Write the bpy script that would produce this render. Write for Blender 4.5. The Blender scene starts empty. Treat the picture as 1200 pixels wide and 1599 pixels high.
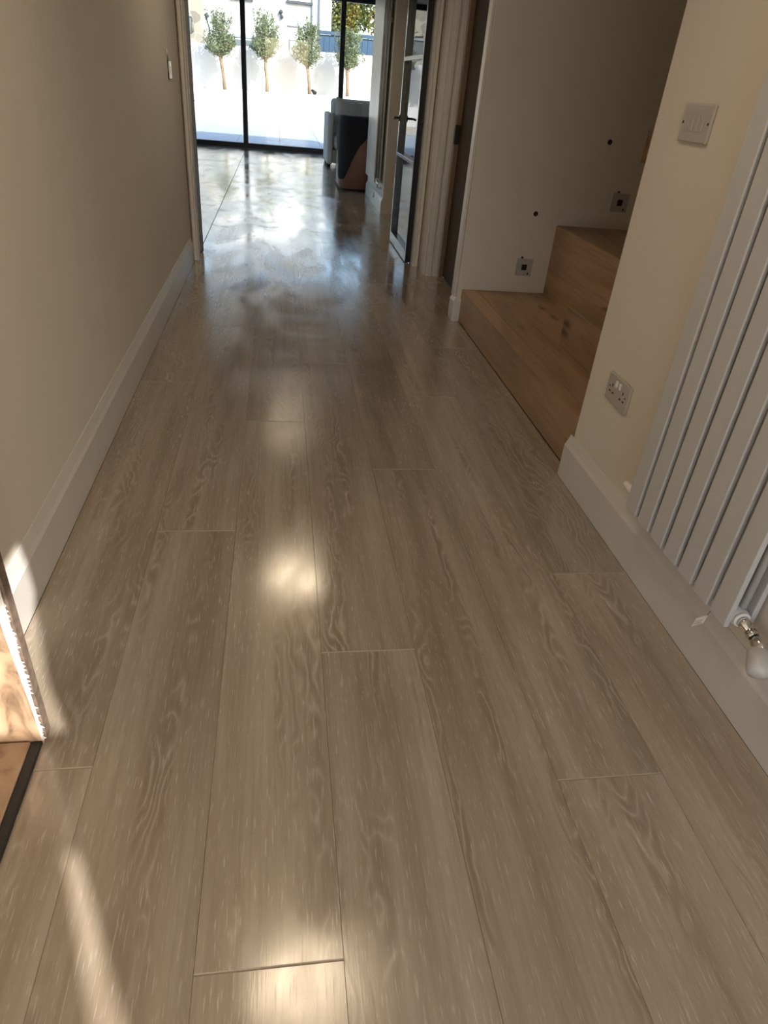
import bpy, bmesh, math, random
from mathutils import Matrix, Vector

sc = bpy.context.scene
C = sc.collection
PI = math.pi

# ------------------------------------------------------------------ camera
cam = bpy.data.cameras.new('camera')
cam.sensor_fit = 'HORIZONTAL'
cam.sensor_width = 36.0
cam.lens = 36.0 * 1038.84 / 1200.0
cam.clip_start = 0.02
cam.clip_end = 300
camo = bpy.data.objects.new('camera', cam)
C.objects.link(camo)
camo.matrix_world = Matrix(((0.98823937, 0.00407831, -0.15286043, 0.0),
                            (-0.13047199, 0.54383278, -0.82898912, 0.0),
                            (0.07974964, 0.83918369, 0.53796907, 1.175),
                            (0, 0, 0, 1)))
sc.camera = camo

# ------------------------------------------------------------------ sky, sun, exposure
SUN_DIR = Vector((-0.51, 0.86, -0.60)).normalized()      # the way the light travels
world = bpy.data.worlds.new('world')
sc.world = world
world.use_nodes = True
wn = world.node_tree.nodes
bg = wn['Background']
sky = wn.new('ShaderNodeTexSky')
sky.sky_type = 'NISHITA'
sky.sun_disc = False
sky.sun_elevation = math.radians(31)
sky.sun_rotation = math.atan2(-SUN_DIR.x, -SUN_DIR.y)
sky.air_density = 1.0
sky.dust_density = 1.5
world.node_tree.links.new(sky.outputs[0], bg.inputs[0])
bg.inputs[1].default_value = 0.34

sun = bpy.data.lights.new('sun', 'SUN')
sun.energy = 6.6
sun.color = (1.0, 0.965, 0.91)
sun.angle = math.radians(0.35)
suno = bpy.data.objects.new('sun', sun)
C.objects.link(suno)
suno.location = (6, -10, 9)
suno.rotation_euler = SUN_DIR.to_track_quat('-Z', 'Y').to_euler()

sc.view_settings.view_transform = 'Standard'
sc.view_settings.look = 'None'
sc.view_settings.exposure = 0.58
sc.view_settings.gamma = 1.0
sc.view_settings.use_curve_mapping = False
DOWNLIGHT_W = 1.5

# ------------------------------------------------------------------ materials
def newmat(name):
    m = bpy.data.materials.new(name)
    m.use_nodes = True
    nt = m.node_tree
    return m, nt, nt.nodes['Principled BSDF']

def N(nt, t, **kw):
    n = nt.nodes.new(t)
    for k, v in kw.items():
        if hasattr(n, k):
            setattr(n, k, v)
        else:
            n.inputs[k].default_value = v
    return n

def L(nt, a, b):
    nt.links.new(a, b)

def ramp(nt, fac, stops):
    r = nt.nodes.new('ShaderNodeValToRGB')
    e = r.color_ramp.elements
    while len(e) < len(stops):
        e.new(0.5)
    for i, (p, c) in enumerate(stops):
        e[i].position = p
        e[i].color = (*c, 1) if len(c) == 3 else c
    L(nt, fac, r.inputs[0])
    return r

def plain(name, col, rough=0.5, metal=0.0, noise=0.0, nscale=8.0, bump=0.0, bscale=200.0, spec=0.5):
    m, nt, b = newmat(name)
    b.inputs['Roughness'].default_value = rough
    b.inputs['Metallic'].default_value = metal
    b.inputs['Specular IOR Level'].default_value = spec
    tc = N(nt, 'ShaderNodeTexCoord')
    if noise > 0:
        n = N(nt, 'ShaderNodeTexNoise', Scale=nscale, Detail=4.0)
        L(nt, tc.outputs['Object'], n.inputs['Vector'])
        a = tuple(max(0, c * (1 - noise)) for c in col)
        z = tuple(min(1, c * (1 + noise)) for c in col)
        r = ramp(nt, n.outputs[0], [(0.3, a), (0.7, z)])
        L(nt, r.outputs[0], b.inputs['Base Color'])
    else:
        b.inputs['Base Color'].default_value = (*col, 1)
    if bump > 0:
        n2 = N(nt, 'ShaderNodeTexNoise', Scale=bscale, Detail=3.0)
        L(nt, tc.outputs['Object'], n2.inputs['Vector'])
        bp = N(nt, 'ShaderNodeBump', Strength=bump, Distance=0.002)
        L(nt, n2.outputs[0], bp.inputs['Height'])
        L(nt, bp.outputs[0], b.inputs['Normal'])
    return m

def math_node(nt, op, a, b=None, c=None):
    n = nt.nodes.new('ShaderNodeMath')
    n.operation = op
    for i, v in enumerate((a, b, c)):
        if v is None:
            continue
        if isinstance(v, (int, float)):
            n.inputs[i].default_value = v
        else:
            L(nt, v, n.inputs[i])
    return n.outputs[0]

def mixcol(nt, fac, a, b, mode='MIX'):
    n = nt.nodes.new('ShaderNodeMix')
    n.data_type = 'RGBA'
    n.blend_type = mode
    if isinstance(fac, (int, float)):
        n.inputs[0].default_value = fac
    else:
        L(nt, fac, n.inputs[0])
    for i, v in ((6, a), (7, b)):
        if isinstance(v, tuple):
            n.inputs[i].default_value = (*v, 1)
        else:
            L(nt, v, n.inputs[i])
    return n.outputs[2]

def vec_math(nt, op, a, b):
    n = nt.nodes.new('ShaderNodeVectorMath')
    n.operation = op
    for i, v in enumerate((a, b)):
        if isinstance(v, tuple):
            n.inputs[i].default_value = v
        else:
            L(nt, v, n.inputs[i])
    return n.outputs[0]

def floor_wood():
    m, nt, b = newmat('limed_oak_floor')
    tc = N(nt, 'ShaderNodeTexCoord')
    oi = N(nt, 'ShaderNodeObjectInfo')
    geo = N(nt, 'ShaderNodeNewGeometry')
    cmb = N(nt, 'ShaderNodeCombineXYZ')
    L(nt, math_node(nt, 'MULTIPLY', oi.outputs['Random'], 37.0), cmb.inputs[0])
    L(nt, math_node(nt, 'MULTIPLY', oi.outputs['Random'], 91.0), cmb.inputs[1])
    L(nt, math_node(nt, 'MULTIPLY', oi.outputs['Random'], 13.0), cmb.inputs[2])
    co = vec_math(nt, 'ADD', tc.outputs['Object'], cmb.outputs[0])
    sep = N(nt, 'ShaderNodeSeparateXYZ')
    L(nt, tc.outputs['Object'], sep.inputs[0])
    # slow tone drift along the plank
    n1 = N(nt, 'ShaderNodeTexNoise', Scale=1.0, Detail=4.0, Roughness=0.6)
    L(nt, vec_math(nt, 'MULTIPLY', co, (13.0, 0.9, 1.0)), n1.inputs['Vector'])
    base = ramp(nt, n1.outputs[0], [(0.28, (0.238, 0.180, 0.124)), (0.50, (0.330, 0.264, 0.194)), (0.74, (0.415, 0.345, 0.266))])
    # cathedral figure
    nd = N(nt, 'ShaderNodeTexNoise', Scale=1.0, Detail=3.0, Roughness=0.55)
    L(nt, vec_math(nt, 'MULTIPLY', co, (5.0, 1.7, 1.0)), nd.inputs['Vector'])
    warp = math_node(nt, 'MULTIPLY_ADD', nd.outputs[0], 0.62, sep.outputs[0])
    fine = N(nt, 'ShaderNodeTexNoise', Scale=1.0, Detail=2.0)
    L(nt, vec_math(nt, 'MULTIPLY', co, (40.0, 14.0, 1.0)), fine.inputs['Vector'])
    warp2 = math_node(nt, 'MULTIPLY_ADD', fine.outputs[0], 0.012, warp)
    rings = math_node(nt, 'SINE', math_node(nt, 'MULTIPLY', warp2, 170.0))
    rings01 = math_node(nt, 'MULTIPLY_ADD', rings, 0.5, 0.5)
    nm = N(nt, 'ShaderNodeTexNoise', Scale=1.0, Detail=2.0)
    L(nt, vec_math(nt, 'MULTIPLY', co, (17.0, 1.0, 1.0)), nm.inputs['Vector'])
    mask = ramp(nt, nm.outputs[0], [(0.53, (0, 0, 0)), (0.68, (1, 1, 1))])
    heart = mixcol(nt, math_node(nt, 'MULTIPLY', mask.outputs[0], 0.66), base.outputs[0], (0.270, 0.204, 0.142))
    dark = math_node(nt, 'MULTIPLY', math_node(nt, 'POWER', rings01, 2.0), math_node(nt, 'MULTIPLY_ADD', mask.outputs[0], 0.46, 0.03))
    c1 = mixcol(nt, dark, heart, (0.205, 0.150, 0.102))
    lite = math_node(nt, 'MULTIPLY', math_node(nt, 'POWER', math_node(nt, 'SUBTRACT', 1.0, rings01), 7.0), math_node(nt, 'MULTIPLY', mask.outputs[0], 0.42))
    c2 = mixcol(nt, lite, c1, (0.56, 0.49, 0.40))
    # limed pores: short pale dashes along the grain
    po = N(nt, 'ShaderNodeTexNoise', Scale=1.0, Detail=2.0, Roughness=0.6)
    L(nt, vec_math(nt, 'MULTIPLY', co, (290.0, 22.0, 1.0)), po.inputs['Vector'])
    pores = ramp(nt, po.outputs[0], [(0.58, (0, 0, 0)), (0.72, (1, 1, 1))])
    c3 = mixcol(nt, math_node(nt, 'MULTIPLY', pores.outputs[0], 0.42), c2, (0.60, 0.53, 0.44))
    po2 = N(nt, 'ShaderNodeTexNoise', Scale=1.0, Detail=2.0)
    L(nt, vec_math(nt, 'MULTIPLY', co, (120.0, 3.0, 1.0)), po2.inputs['Vector'])
    dk = ramp(nt, po2.outputs[0], [(0.35, (1, 1, 1)), (0.52, (0, 0, 0))])
    c4 = mixcol(nt, math_node(nt, 'MULTIPLY', dk.outputs[0], 0.20), c3, (0.20, 0.15, 0.105))
    # every plank its own tone
    tone = math_node(nt, 'MULTIPLY_ADD', oi.outputs['Random'], 0.22, 0.90)
    hsv = N(nt, 'ShaderNodeHueSaturation', Saturation=0.95)
    L(nt, tone, hsv.inputs['Value'])
    L(nt, c4, hsv.inputs['Color'])
    L(nt, hsv.outputs[0], b.inputs['Base Color'])
    # mopped floor: smears in the gloss
    sm = N(nt, 'ShaderNodeTexNoise', Scale=1.0, Detail=3.0, Distortion=1.6)
    L(nt, vec_math(nt, 'MULTIPLY', geo.outputs['Position'], (2.2, 0.8, 1.0)), sm.inputs['Vector'])
    smr = ramp(nt, sm.outputs[0], [(0.40, (0.11, 0.11, 0.11)), (0.50, (0.165, 0.165, 0.165)), (0.62, (0.22, 0.22, 0.22))])
    rg = math_node(nt, 'ADD', smr.outputs[0], math_node(nt, 'MULTIPLY', pores.outputs[0], 0.06))
    L(nt, rg, b.inputs['Roughness'])
    h = math_node(nt, 'ADD', math_node(nt, 'MULTIPLY', rings01, math_node(nt, 'MULTIPLY_ADD', mask.outputs[0], 0.5, 0.1)), math_node(nt, 'MULTIPLY', po.outputs[0], 0.9))
    bp = N(nt, 'ShaderNodeBump', Strength=0.08, Distance=0.0010)
    L(nt, h, bp.inputs['Height'])
    L(nt, bp.outputs[0], b.inputs['Normal'])
    b.inputs['IOR'].default_value = 1.5
    s2 = N(nt, 'ShaderNodeTexNoise', Scale=1.0, Detail=2.0, Distortion=2.6)
    L(nt, vec_math(nt, 'MULTIPLY', geo.outputs['Position'], (2.6, 1.1, 1.0)), s2.inputs['Vector'])
    s2r = ramp(nt, s2.outputs[0], [(0.36, (0.35, 0.35, 0.35)), (0.43, (0.78, 0.78, 0.78)), (0.53, (0.82, 0.82, 0.82)), (0.57, (1, 1, 1))])
    L(nt, s2r.outputs[0], b.inputs['Coat Weight'])
    L(nt, math_node(nt, 'MULTIPLY', rg, 1.15), b.inputs['Coat Roughness'])
    return m

def stair_wood():
    m, nt, b = newmat('honey_oak')
    tc = N(nt, 'ShaderNodeTexCoord')
    mp = vec_math(nt, 'MULTIPLY', tc.outputs['Object'], (7.0, 0.8, 7.0))
    n1 = N(nt, 'ShaderNodeTexNoise', Scale=1.0, Detail=5.0, Distortion=0.8)
    L(nt, mp, n1.inputs['Vector'])
    r = ramp(nt, n1.outputs[0], [(0.28, (0.255, 0.140, 0.064)), (0.5, (0.365, 0.213, 0.103)), (0.72, (0.440, 0.275, 0.145))])
    n2 = N(nt, 'ShaderNodeTexNoise', Scale=1.0, Detail=3.0)
    L(nt, vec_math(nt, 'MULTIPLY', tc.outputs['Object'], (90.0, 4.0, 90.0)), n2.inputs['Vector'])
    g = ramp(nt, n2.outputs[0], [(0.35, (1, 1, 1)), (0.6, (0, 0, 0))])
    c = mixcol(nt, math_node(nt, 'MULTIPLY', g.outputs[0], 0.28), r.outputs[0], (0.15, 0.078, 0.034))
    v = N(nt, 'ShaderNodeTexVoronoi', Scale=1.0)
    L(nt, vec_math(nt, 'MULTIPLY', tc.outputs['Object'], (7.5, 2.6, 7.5)), v.inputs['Vector'])
    k = ramp(nt, v.outputs['Distance'], [(0.06, (1, 1, 1)), (0.20, (0, 0, 0))])
    c = mixcol(nt, math_node(nt, 'MULTIPLY', k.outputs[0], 0.75), c, (0.062, 0.032, 0.016))
    oi = N(nt, 'ShaderNodeObjectInfo')
    hv = N(nt, 'ShaderNodeHueSaturation', Saturation=0.86)
    L(nt, math_node(nt, 'MULTIPLY_ADD', oi.outputs['Random'], 0.40, 0.78), hv.inputs['Value'])
    L(nt, c, hv.inputs['Color'])
    L(nt, hv.outputs[0], b.inputs['Base Color'])
    b.inputs['Roughness'].default_value = 0.42
    bp = N(nt, 'ShaderNodeBump', Strength=0.08, Distance=0.001)
    L(nt, n2.outputs[0], bp.inputs['Height'])
    L(nt, bp.outputs[0], b.inputs['Normal'])
    return m

def raw_timber():
    m, nt, b = newmat('raw_pine')
    tc = N(nt, 'ShaderNodeTexCoord')
    n1 = N(nt, 'ShaderNodeTexNoise', Scale=1.0, Detail=5.0, Distortion=1.2)
    L(nt, vec_math(nt, 'MULTIPLY', tc.outputs['Object'], (14.0, 6.0, 5.0)), n1.inputs['Vector'])
    r = ramp(nt, n1.outputs[0], [(0.30, (0.10, 0.055, 0.028)), (0.42, (0.38, 0.25, 0.15)), (0.7, (0.50, 0.36, 0.23))])
    n2 = N(nt, 'ShaderNodeTexNoise', Scale=7.0, Detail=5.0)
    L(nt, tc.outputs['Object'], n2.inputs['Vector'])
    k = ramp(nt, n2.outputs[0], [(0.56, (0, 0, 0)), (0.66, (1, 1, 1))])
    c = mixcol(nt, math_node(nt, 'MULTIPLY', k.outputs[0], 0.75), r.outputs[0], (0.075, 0.045, 0.028))
    L(nt, c, b.inputs['Base Color'])
    b.inputs['Roughness'].default_value = 0.75
    return m

def glass_mat(name, tint=(0.96, 0.98, 0.97), f0=0.04):
    m = bpy.data.materials.new(name)
    m.use_nodes = True
    nt = m.node_tree
    nt.nodes.clear()
    out = N(nt, 'ShaderNodeOutputMaterial')
    tr = N(nt, 'ShaderNodeBsdfTransparent')
    tr.inputs[0].default_value = (*tint, 1)
    gl = N(nt, 'ShaderNodeBsdfGlossy')
    gl.inputs['Roughness'].default_value = 0.0
    fr = N(nt, 'ShaderNodeFresnel', IOR=1.45)
    mx = N(nt, 'ShaderNodeMixShader')
    L(nt, fr.outputs[0], mx.inputs[0])
    L(nt, tr.outputs[0], mx.inputs[1])
    L(nt, gl.outputs[0], mx.inputs[2])
    L(nt, mx.outputs[0], out.inputs[0])
    return m

def emit_mat(name, col, s):
    m, nt, b = newmat(name)
    b.inputs['Base Color'].default_value = (*col, 1)
    b.inputs['Emission Color'].default_value = (*col, 1)
    b.inputs['Emission Strength'].default_value = s
    return m

def leafy(name, cols, scale):
    m, nt, b = newmat(name)
    geo = N(nt, 'ShaderNodeNewGeometry')
    n1 = N(nt, 'ShaderNodeTexNoise', Scale=scale, Detail=3.0)
    L(nt, geo.outputs['Position'], n1.inputs['Vector'])
    k = len(cols)
    r = ramp(nt, n1.outputs[0], [(0.3 + 0.4 * i / (k - 1), c) for i, c in enumerate(cols)])
    L(nt, r.outputs[0], b.inputs['Base Color'])
    b.inputs['Roughness'].default_value = 0.55
    return m

def stone_mat():
    m, nt, b = newmat('pale_rubble_stone')
    tc = N(nt, 'ShaderNodeTexCoord')
    v = N(nt, 'ShaderNodeTexVoronoi', Scale=3.0)
    L(nt, tc.outputs['Object'], v.inputs['Vector'])
    r = ramp(nt, v.outputs['Color'], [(0.2, (0.16, 0.145, 0.12)), (0.8, (0.30, 0.28, 0.235))])
    v2 = N(nt, 'ShaderNodeTexVoronoi', Scale=3.0, feature='DISTANCE_TO_EDGE')
    L(nt, tc.outputs['Object'], v2.inputs['Vector'])
    k = ramp(nt, v2.outputs[0], [(0.0, (1, 1, 1)), (0.05, (0, 0, 0))])
    L(nt, mixcol(nt, k.outputs[0], r.outputs[0], (0.28, 0.265, 0.23)), b.inputs['Base Color'])
    b.inputs['Roughness'].default_value = 0.9
    return m

M = dict(
    floor=floor_wood(),
    bevel=plain('limed_oak_edge', (0.36, 0.30, 0.23), 0.4, noise=0.2),
    sub=plain('floor_underlay', (0.05, 0.04, 0.03), 0.9),
    wall=plain('cream_emulsion', (0.66, 0.60, 0.52), 0.72, noise=0.025, nscale=2.5, bump=0.05, bscale=120),
    ceil=plain('ceiling_white', (0.78, 0.75, 0.70), 0.8),
    trim=plain('white_satin_paint', (0.61, 0.575, 0.53), 0.38, noise=0.02),
    stair=stair_wood(),
    pine=raw_timber(),
    splint=plain('torn_white_facing', (0.55, 0.53, 0.49), 0.8, noise=0.1, nscale=40),
    torn=plain('dark_brown_edge', (0.15, 0.105, 0.075), 0.9, noise=0.35, nscale=60),
    blackstrip=plain('black_rubber', (0.018, 0.016, 0.015), 0.6, noise=0.4, nscale=30),
    steel=plain('black_steel_paint', (0.012, 0.014, 0.018), 0.20, noise=0.1),
    alu=plain('anthracite_frame', (0.010, 0.013, 0.019), 0.45, noise=0.1),
    glass=glass_mat('clear_glass'),
    rad=plain('white_radiator_enamel', (0.49, 0.485, 0.48), 0.30, noise=0.015),
    chrome=plain('chrome', (0.62, 0.60, 0.57), 0.12, metal=1.0, noise=0.05),
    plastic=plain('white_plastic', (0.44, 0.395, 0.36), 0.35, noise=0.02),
    whiteplastic=plain('bright_white_plastic', (0.80, 0.79, 0.76), 0.3, noise=0.02),
    dark=plain('dark_hole', (0.012, 0.010, 0.009), 0.8, noise=0.2),
    backbox=plain('grey_back_plate', (0.40, 0.37, 0.34), 0.6, noise=0.08, nscale=30),
    paper=plain('paper_tag', (0.86, 0.83, 0.80), 0.8, noise=0.02),
    ink=plain('grey_ink', (0.25, 0.23, 0.23), 0.8),
    block=plain('tan_wood_block', (0.42, 0.27, 0.15), 0.6, noise=0.15, nscale=20),
    doorwood=plain('dark_door', (0.060, 0.040, 0.028), 0.45, noise=0.2, nscale=6),
    stopwood=plain('brown_door_stop', (0.20, 0.125, 0.075), 0.5, noise=0.15),
    sofa=plain('pale_grey_upholstery', (0.72, 0.71, 0.70), 0.9, noise=0.06, nscale=40, bump=0.2, bscale=500),
    cushion=plain('grey_cushion_cloth', (0.55, 0.53, 0.51), 0.9, noise=0.08, nscale=40),
    throw=plain('black_throw_cloth', (0.010, 0.011, 0.016), 0.95, noise=0.3, nscale=30),
    hem=plain('pale_throw_hem', (0.45, 0.44, 0.43), 0.9),
    brown=plain('tan_brown_leather', (0.27, 0.145, 0.105), 0.5, noise=0.12, nscale=6),
    render=plain('white_render', (0.54, 0.54, 0.535), 0.85, noise=0.02, nscale=3, bump=0.1, bscale=60),
    render2=plain('white_house_render', (0.53, 0.54, 0.56), 0.85, noise=0.03, nscale=2),
    stone=stone_mat(),
    tile=plain('pale_blue_grey_paving', (0.36, 0.41, 0.47), 0.5, noise=0.12, nscale=2.0),
    slate=plain('dark_slate', (0.035, 0.045, 0.06), 0.6, noise=0.15),
    winframe=plain('white_window_frame', (0.75, 0.76, 0.77), 0.5),
    winglass=plain('grey_blind_pane', (0.09, 0.115, 0.13), 0.15, noise=0.15, nscale=3),
    blind=plain('pale_green_blind', (0.22, 0.27, 0.25), 0.6, noise=0.05),
    pipe=plain('grey_downpipe', (0.20, 0.23, 0.27), 0.5),
    fence=plain('blue_fence_paint', (0.013, 0.048, 0.100), 0.6, noise=0.12, nscale=5),
    olive=leafy('olive_leaf', [(0.060, 0.080, 0.036), (0.115, 0.148, 0.068), (0.190, 0.225, 0.135)], 3.5),
    bark=plain('olive_bark', (0.18, 0.135, 0.085), 0.9, noise=0.35, nscale=25, bump=0.5, bscale=60),
    autumn=leafy('autumn_leaf', [(0.022, 0.040, 0.008), (0.070, 0.088, 0.010), (0.130, 0.112, 0.012), (0.190, 0.070, 0.010)], 1.3),
    bark2=plain('dark_bark', (0.09, 0.07, 0.05), 0.9, noise=0.3),
    soil=plain('pale_gravel', (0.55, 0.52, 0.47), 0.95, noise=0.25, nscale=30),
    lamp=emit_mat('warm_lamp_lens', (1.0, 0.80, 0.55), 1.2),
    drive=plain('pale_bounce_drive', (0.60, 0.56, 0.50), 0.9, noise=0.15, nscale=12),
    band=plain('beige_band', (0.36, 0.33, 0.29), 0.8, noise=0.08),
    ground=plain('garden_ground', (0.36, 0.36, 0.34), 0.9, noise=0.15),
    stopper=plain('black_latch', (0.008, 0.008, 0.009), 0.4),
    screw=plain('dark_screw', (0.06, 0.05, 0.045), 0.4, metal=0.8),
)

# ------------------------------------------------------------------ mesh helpers
def bm_new():
    return bmesh.new()

def add_box(bm, lo, hi, bev=0.0, seg=1, mi=0):
    r = bmesh.ops.create_cube(bm, size=1.0)
    vs = r['verts']
    c = [(lo[i] + hi[i]) / 2 for i in range(3)]
    s = [hi[i] - lo[i] for i in range(3)]
    for v in vs:
        v.co = Vector((c[0] + v.co.x * s[0], c[1] + v.co.y * s[1], c[2] + v.co.z * s[2]))
    fs = list({f for v in vs for f in v.link_faces})
    for f in fs:
        f.material_index = mi
    if bev > 0:
        es = list({e for v in vs for e in v.link_edges})
        bmesh.ops.bevel(bm, geom=es, offset=bev, segments=seg, profile=0.5, affect='EDGES')
    return bm

def box(lo, hi, bev=0.0, seg=1):
    return add_box(bm_new(), lo, hi, bev, seg)

def frame_from(d):
    d = d.normalized()
    up = Vector((0, 0, 1)) if abs(d.z) < 0.95 else Vector((1, 0, 0))
    a = d.cross(up).normalized()
    b = a.cross(d).normalized()
    return a, b

def add_tube(bm, pts, rad, n=12, cap=True):
    pts = [Vector(p) for p in pts]
    if isinstance(rad, (int, float)):
        rad = [rad] * len(pts)
    rings = []
    for i, p in enumerate(pts):
        d = (pts[min(i + 1, len(pts) - 1)] - pts[max(i - 1, 0)])
        a, b = frame_from(d)
        rings.append([bm.verts.new(p + (a * math.cos(2 * PI * k / n) + b * math.sin(2 * PI * k / n)) * rad[i]) for k in range(n)])
    for i in range(len(rings) - 1):
        for k in range(n):
            f = bm.faces.new((rings[i][k], rings[i][(k + 1) % n], rings[i + 1][(k + 1) % n], rings[i + 1][k]))
            f.smooth = True
    if cap:
        bm.faces.new(rings[0])
        bm.faces.new(list(reversed(rings[-1])))
    bmesh.ops.recalc_face_normals(bm, faces=bm.faces[:])
    return bm

def tube(pts, rad, n=12, cap=True):
    return add_tube(bm_new(), pts, rad, n, cap)

def add_prism(bm, poly, vec, mi=0):
    """extrude a planar polygon (list of 3-D points) along vec"""
    vec = Vector(vec)
    a = [bm.verts.new(Vector(p)) for p in poly]
    b = [bm.verts.new(Vector(p) + vec) for p in poly]
    n = len(a)
    bm.faces.new(a)
    bm.faces.new(list(reversed(b)))
    for i in range(n):
        bm.faces.new((a[i], b[i], b[(i + 1) % n], a[(i + 1) % n]))
    bmesh.ops.recalc_face_normals(bm, faces=bm.faces[:])
    return bm

def prism(poly, vec):
    return add_prism(bm_new(), poly, vec)

def mesh_of(name, bm, mats):
    me = bpy.data.meshes.new(name)
    bm.to_mesh(me)
    bm.free()
    for m in (mats if isinstance(mats, (list, tuple)) else [mats]):
        me.materials.append(m)
    return me

def obj(name, bm, mat, parent=None, loc=None, kind=None, label=None, smooth=False):
    me = bm if isinstance(bm, bpy.types.Mesh) else mesh_of(name, bm, mat)
    o = bpy.data.objects.new(name, me)
    C.objects.link(o)
    if loc is not None:
        o.location = loc
    if parent is not None:
        o.parent = parent
        if loc is None:
            o.location = -parent.location          # meshes are written in world coordinates
    if kind:
        o['kind'] = kind
    if label:
        o['label'] = label
    if smooth:
        for p in me.polygons:
            p.use_smooth = True
    return o

def struct(name, bm, mat, parent=None):
    return obj(name, bm, mat, parent, kind=None if parent else 'structure')

def tag(o, label, cat, group=None):
    o['label'] = label
    o['category'] = cat
    if group:
        o['group'] = group
    return o

def thing(name, label, cat, loc=(0, 0, 0), group=None):
    o = bpy.data.objects.new(name, None)
    o.empty_display_size = 0.05
    C.objects.link(o)
    o.location = loc
    return tag(o, label, cat, group)

def empty_struct(name, loc=(0, 0, 0)):
    o = bpy.data.objects.new(name, None)
    o.empty_display_size = 0.05
    C.objects.link(o)
    o.location = loc
    o['kind'] = 'structure'
    return o

def copy_tree(o, delta, parent=None):
    c = o.copy()
    C.objects.link(c)
    if parent is not None:
        c.parent = parent
    else:
        c.location = Vector(o.location) + Vector(delta)
    for ch in list(o.children):
        copy_tree(ch, delta, c)
    return c

# ------------------------------------------------------------------ room dimensions (metres)
WL, WR = -0.629, 1.046          # hall wall faces
BL, BR = -0.611, 1.028          # skirting faces
HC = 2.40                       # ceiling
Y0 = -1.20                      # front wall inner face
YD0, YD1 = 5.22, 5.50           # wall between hall and living room
LX0, LX1 = -2.40, 2.90          # living room
YW = 14.20                      # glazed wall

# ------------------------------------------------------------------ floor of long oak planks
floor = struct('floor', box((LX0 - 0.1, Y0 - 0.1, -0.06), (LX1 + 0.1, YW + 0.25, -0.016)), M['sub'])
PITCH, PX0, PLEN = 0.2330, -0.137, 1.985
OFFS = {-2: 0.89, -1: 1.71, 0: 0.50, 1: 1.18, 2: 0.112, 3: 0.79, 4: 1.47}
plank_mesh = {}

def plank_mesh_for(w, l):
    key = (round(w, 3), round(l, 3))
    if key in plank_mesh:
        return plank_mesh[key]
    g, bs, be, t = 0.00004, 0.0005, 0.0022, 0.014
    x, y = w / 2 - g, l / 2 - g
    bm = bm_new()
    lo = [bm.verts.new(p) for p in ((-x, -y, -t), (x, -y, -t), (x, y, -t), (-x, y, -t))]
    md = [bm.verts.new(p) for p in ((-x, -y, -0.0012), (x, -y, -0.0012), (x, y, -0.0012), (-x, y, -0.0012))]
    tp = [bm.verts.new(p) for p in ((-x + bs, -y + be, 0), (x - bs, -y + be, 0), (x - bs, y - be, 0), (-x + bs, y - be, 0))]
    bm.faces.new(tp)
    for i in range(4):
        j = (i + 1) % 4
        bm.faces.new((lo[i], lo[j], md[j], md[i])).material_index = 0
        bm.faces.new((md[i], md[j], tp[j], tp[i])).material_index = 1 if i in (0, 2) else 0
    bm.faces.new(list(reversed(lo)))
    bmesh.ops.recalc_face_normals(bm, faces=bm.faces[:])
    plank_mesh[key] = mesh_of('plank', bm, [M['floor'], M['bevel']])
    return plank_mesh[key]

rnd = random.Random(5)

def lay_column(c, x0, x1, y0, y1, off):
    k = math.floor((y0 - off) / PLEN)
    y = off + k * PLEN
    while y < y1:
        a, b = max(y, y0), min(y + PLEN, y1)
        if b - a > 0.03:
            obj('plank', plank_mesh_for(x1 - x0, b - a), None, floor, loc=((x0 + x1) / 2, (a + b) / 2, 0))
        y += PLEN

for c in range(-10, 13):
    x0 = PX0 + c * PITCH
    x1 = x0 + PITCH
    off = OFFS.get(c, rnd.uniform(0, PLEN))
    if -2 <= c <= 4:
        lay_column(c, BL + 0.0012 if c == -2 else x0, BR - 0.001 if c == 4 else x1, Y0 + 0.02, YW - 0.05, off)
    else:
        lay_column(c, max(x0, LX0 + 0.02), min(x1, LX1 - 0.02), YD1 + 0.01, YW - 0.05, off)
        if c == 5:
            lay_column(c, x0, min(x1, 1.205), 4.10, 5.07, 0.9)
            lay_column(c, BR - 0.001, 1.0765, 2.073, 3.951, 1.47)
            lay_column(c, BR - 0.001, 1.0745, 5.072, 5.508, 0.9)

# ------------------------------------------------------------------ walls, ceiling
struct('wall_left', box((WL - 0.15, Y0, -0.02), (WL, YD0, HC)), M['wall'])
struct('wall_right', box((WR, Y0, -0.02), (WR + 0.13, 2.046, HC)), M['wall'])
struct('wall_stair', box((1.05, 3.97, -0.02), (2.75, 4.085, HC)), M['wall'])
struct('wall_stair_side', box((2.75, 1.0, -0.02), (2.87, 4.085, HC + 0.0)), M['wall'])
struct('wall_stair_front', box((WR + 0.13, 0.9, -0.02), (2.87, 1.0, HC)), M['wall'])
struct('wall_door_side', box((1.075, 5.09, -0.02), (1.33, YD1, HC)), M['wall'])
struct('wall_door_head', box((1.06, 4.085, 2.06), (1.19, 5.09, HC)), M['wall'])
bm = box((LX0, YD0, 0), (-0.64, YD1, HC))
add_box(bm, (1.33, YD0, 0), (LX1, YD1, HC))
add_box(bm, (-0.64, YD0 + 0.02, 2.06), (1.075, YD1, HC))
struct('wall_living_front', bm, M['wall'])
bm = box((LX0 - 0.12, YD0, -0.02), (LX0, 8.0, HC))
add_box(bm, (LX0 - 0.12, 13.0, -0.02), (LX0, YW, HC))
add_box(bm, (LX0 - 0.12, 8.0, 2.2), (LX0, 13.0, HC))
add_box(bm, (LX0 - 0.12, 8.0, -0.02), (LX0, 13.0, 0.15))
struct('wall_living_left', bm, M['wall'])
w3 = empty_struct('added_side_window', (LX0, 10.5, 0))  # unseen side window, added to bring more daylight into the living room
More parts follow.
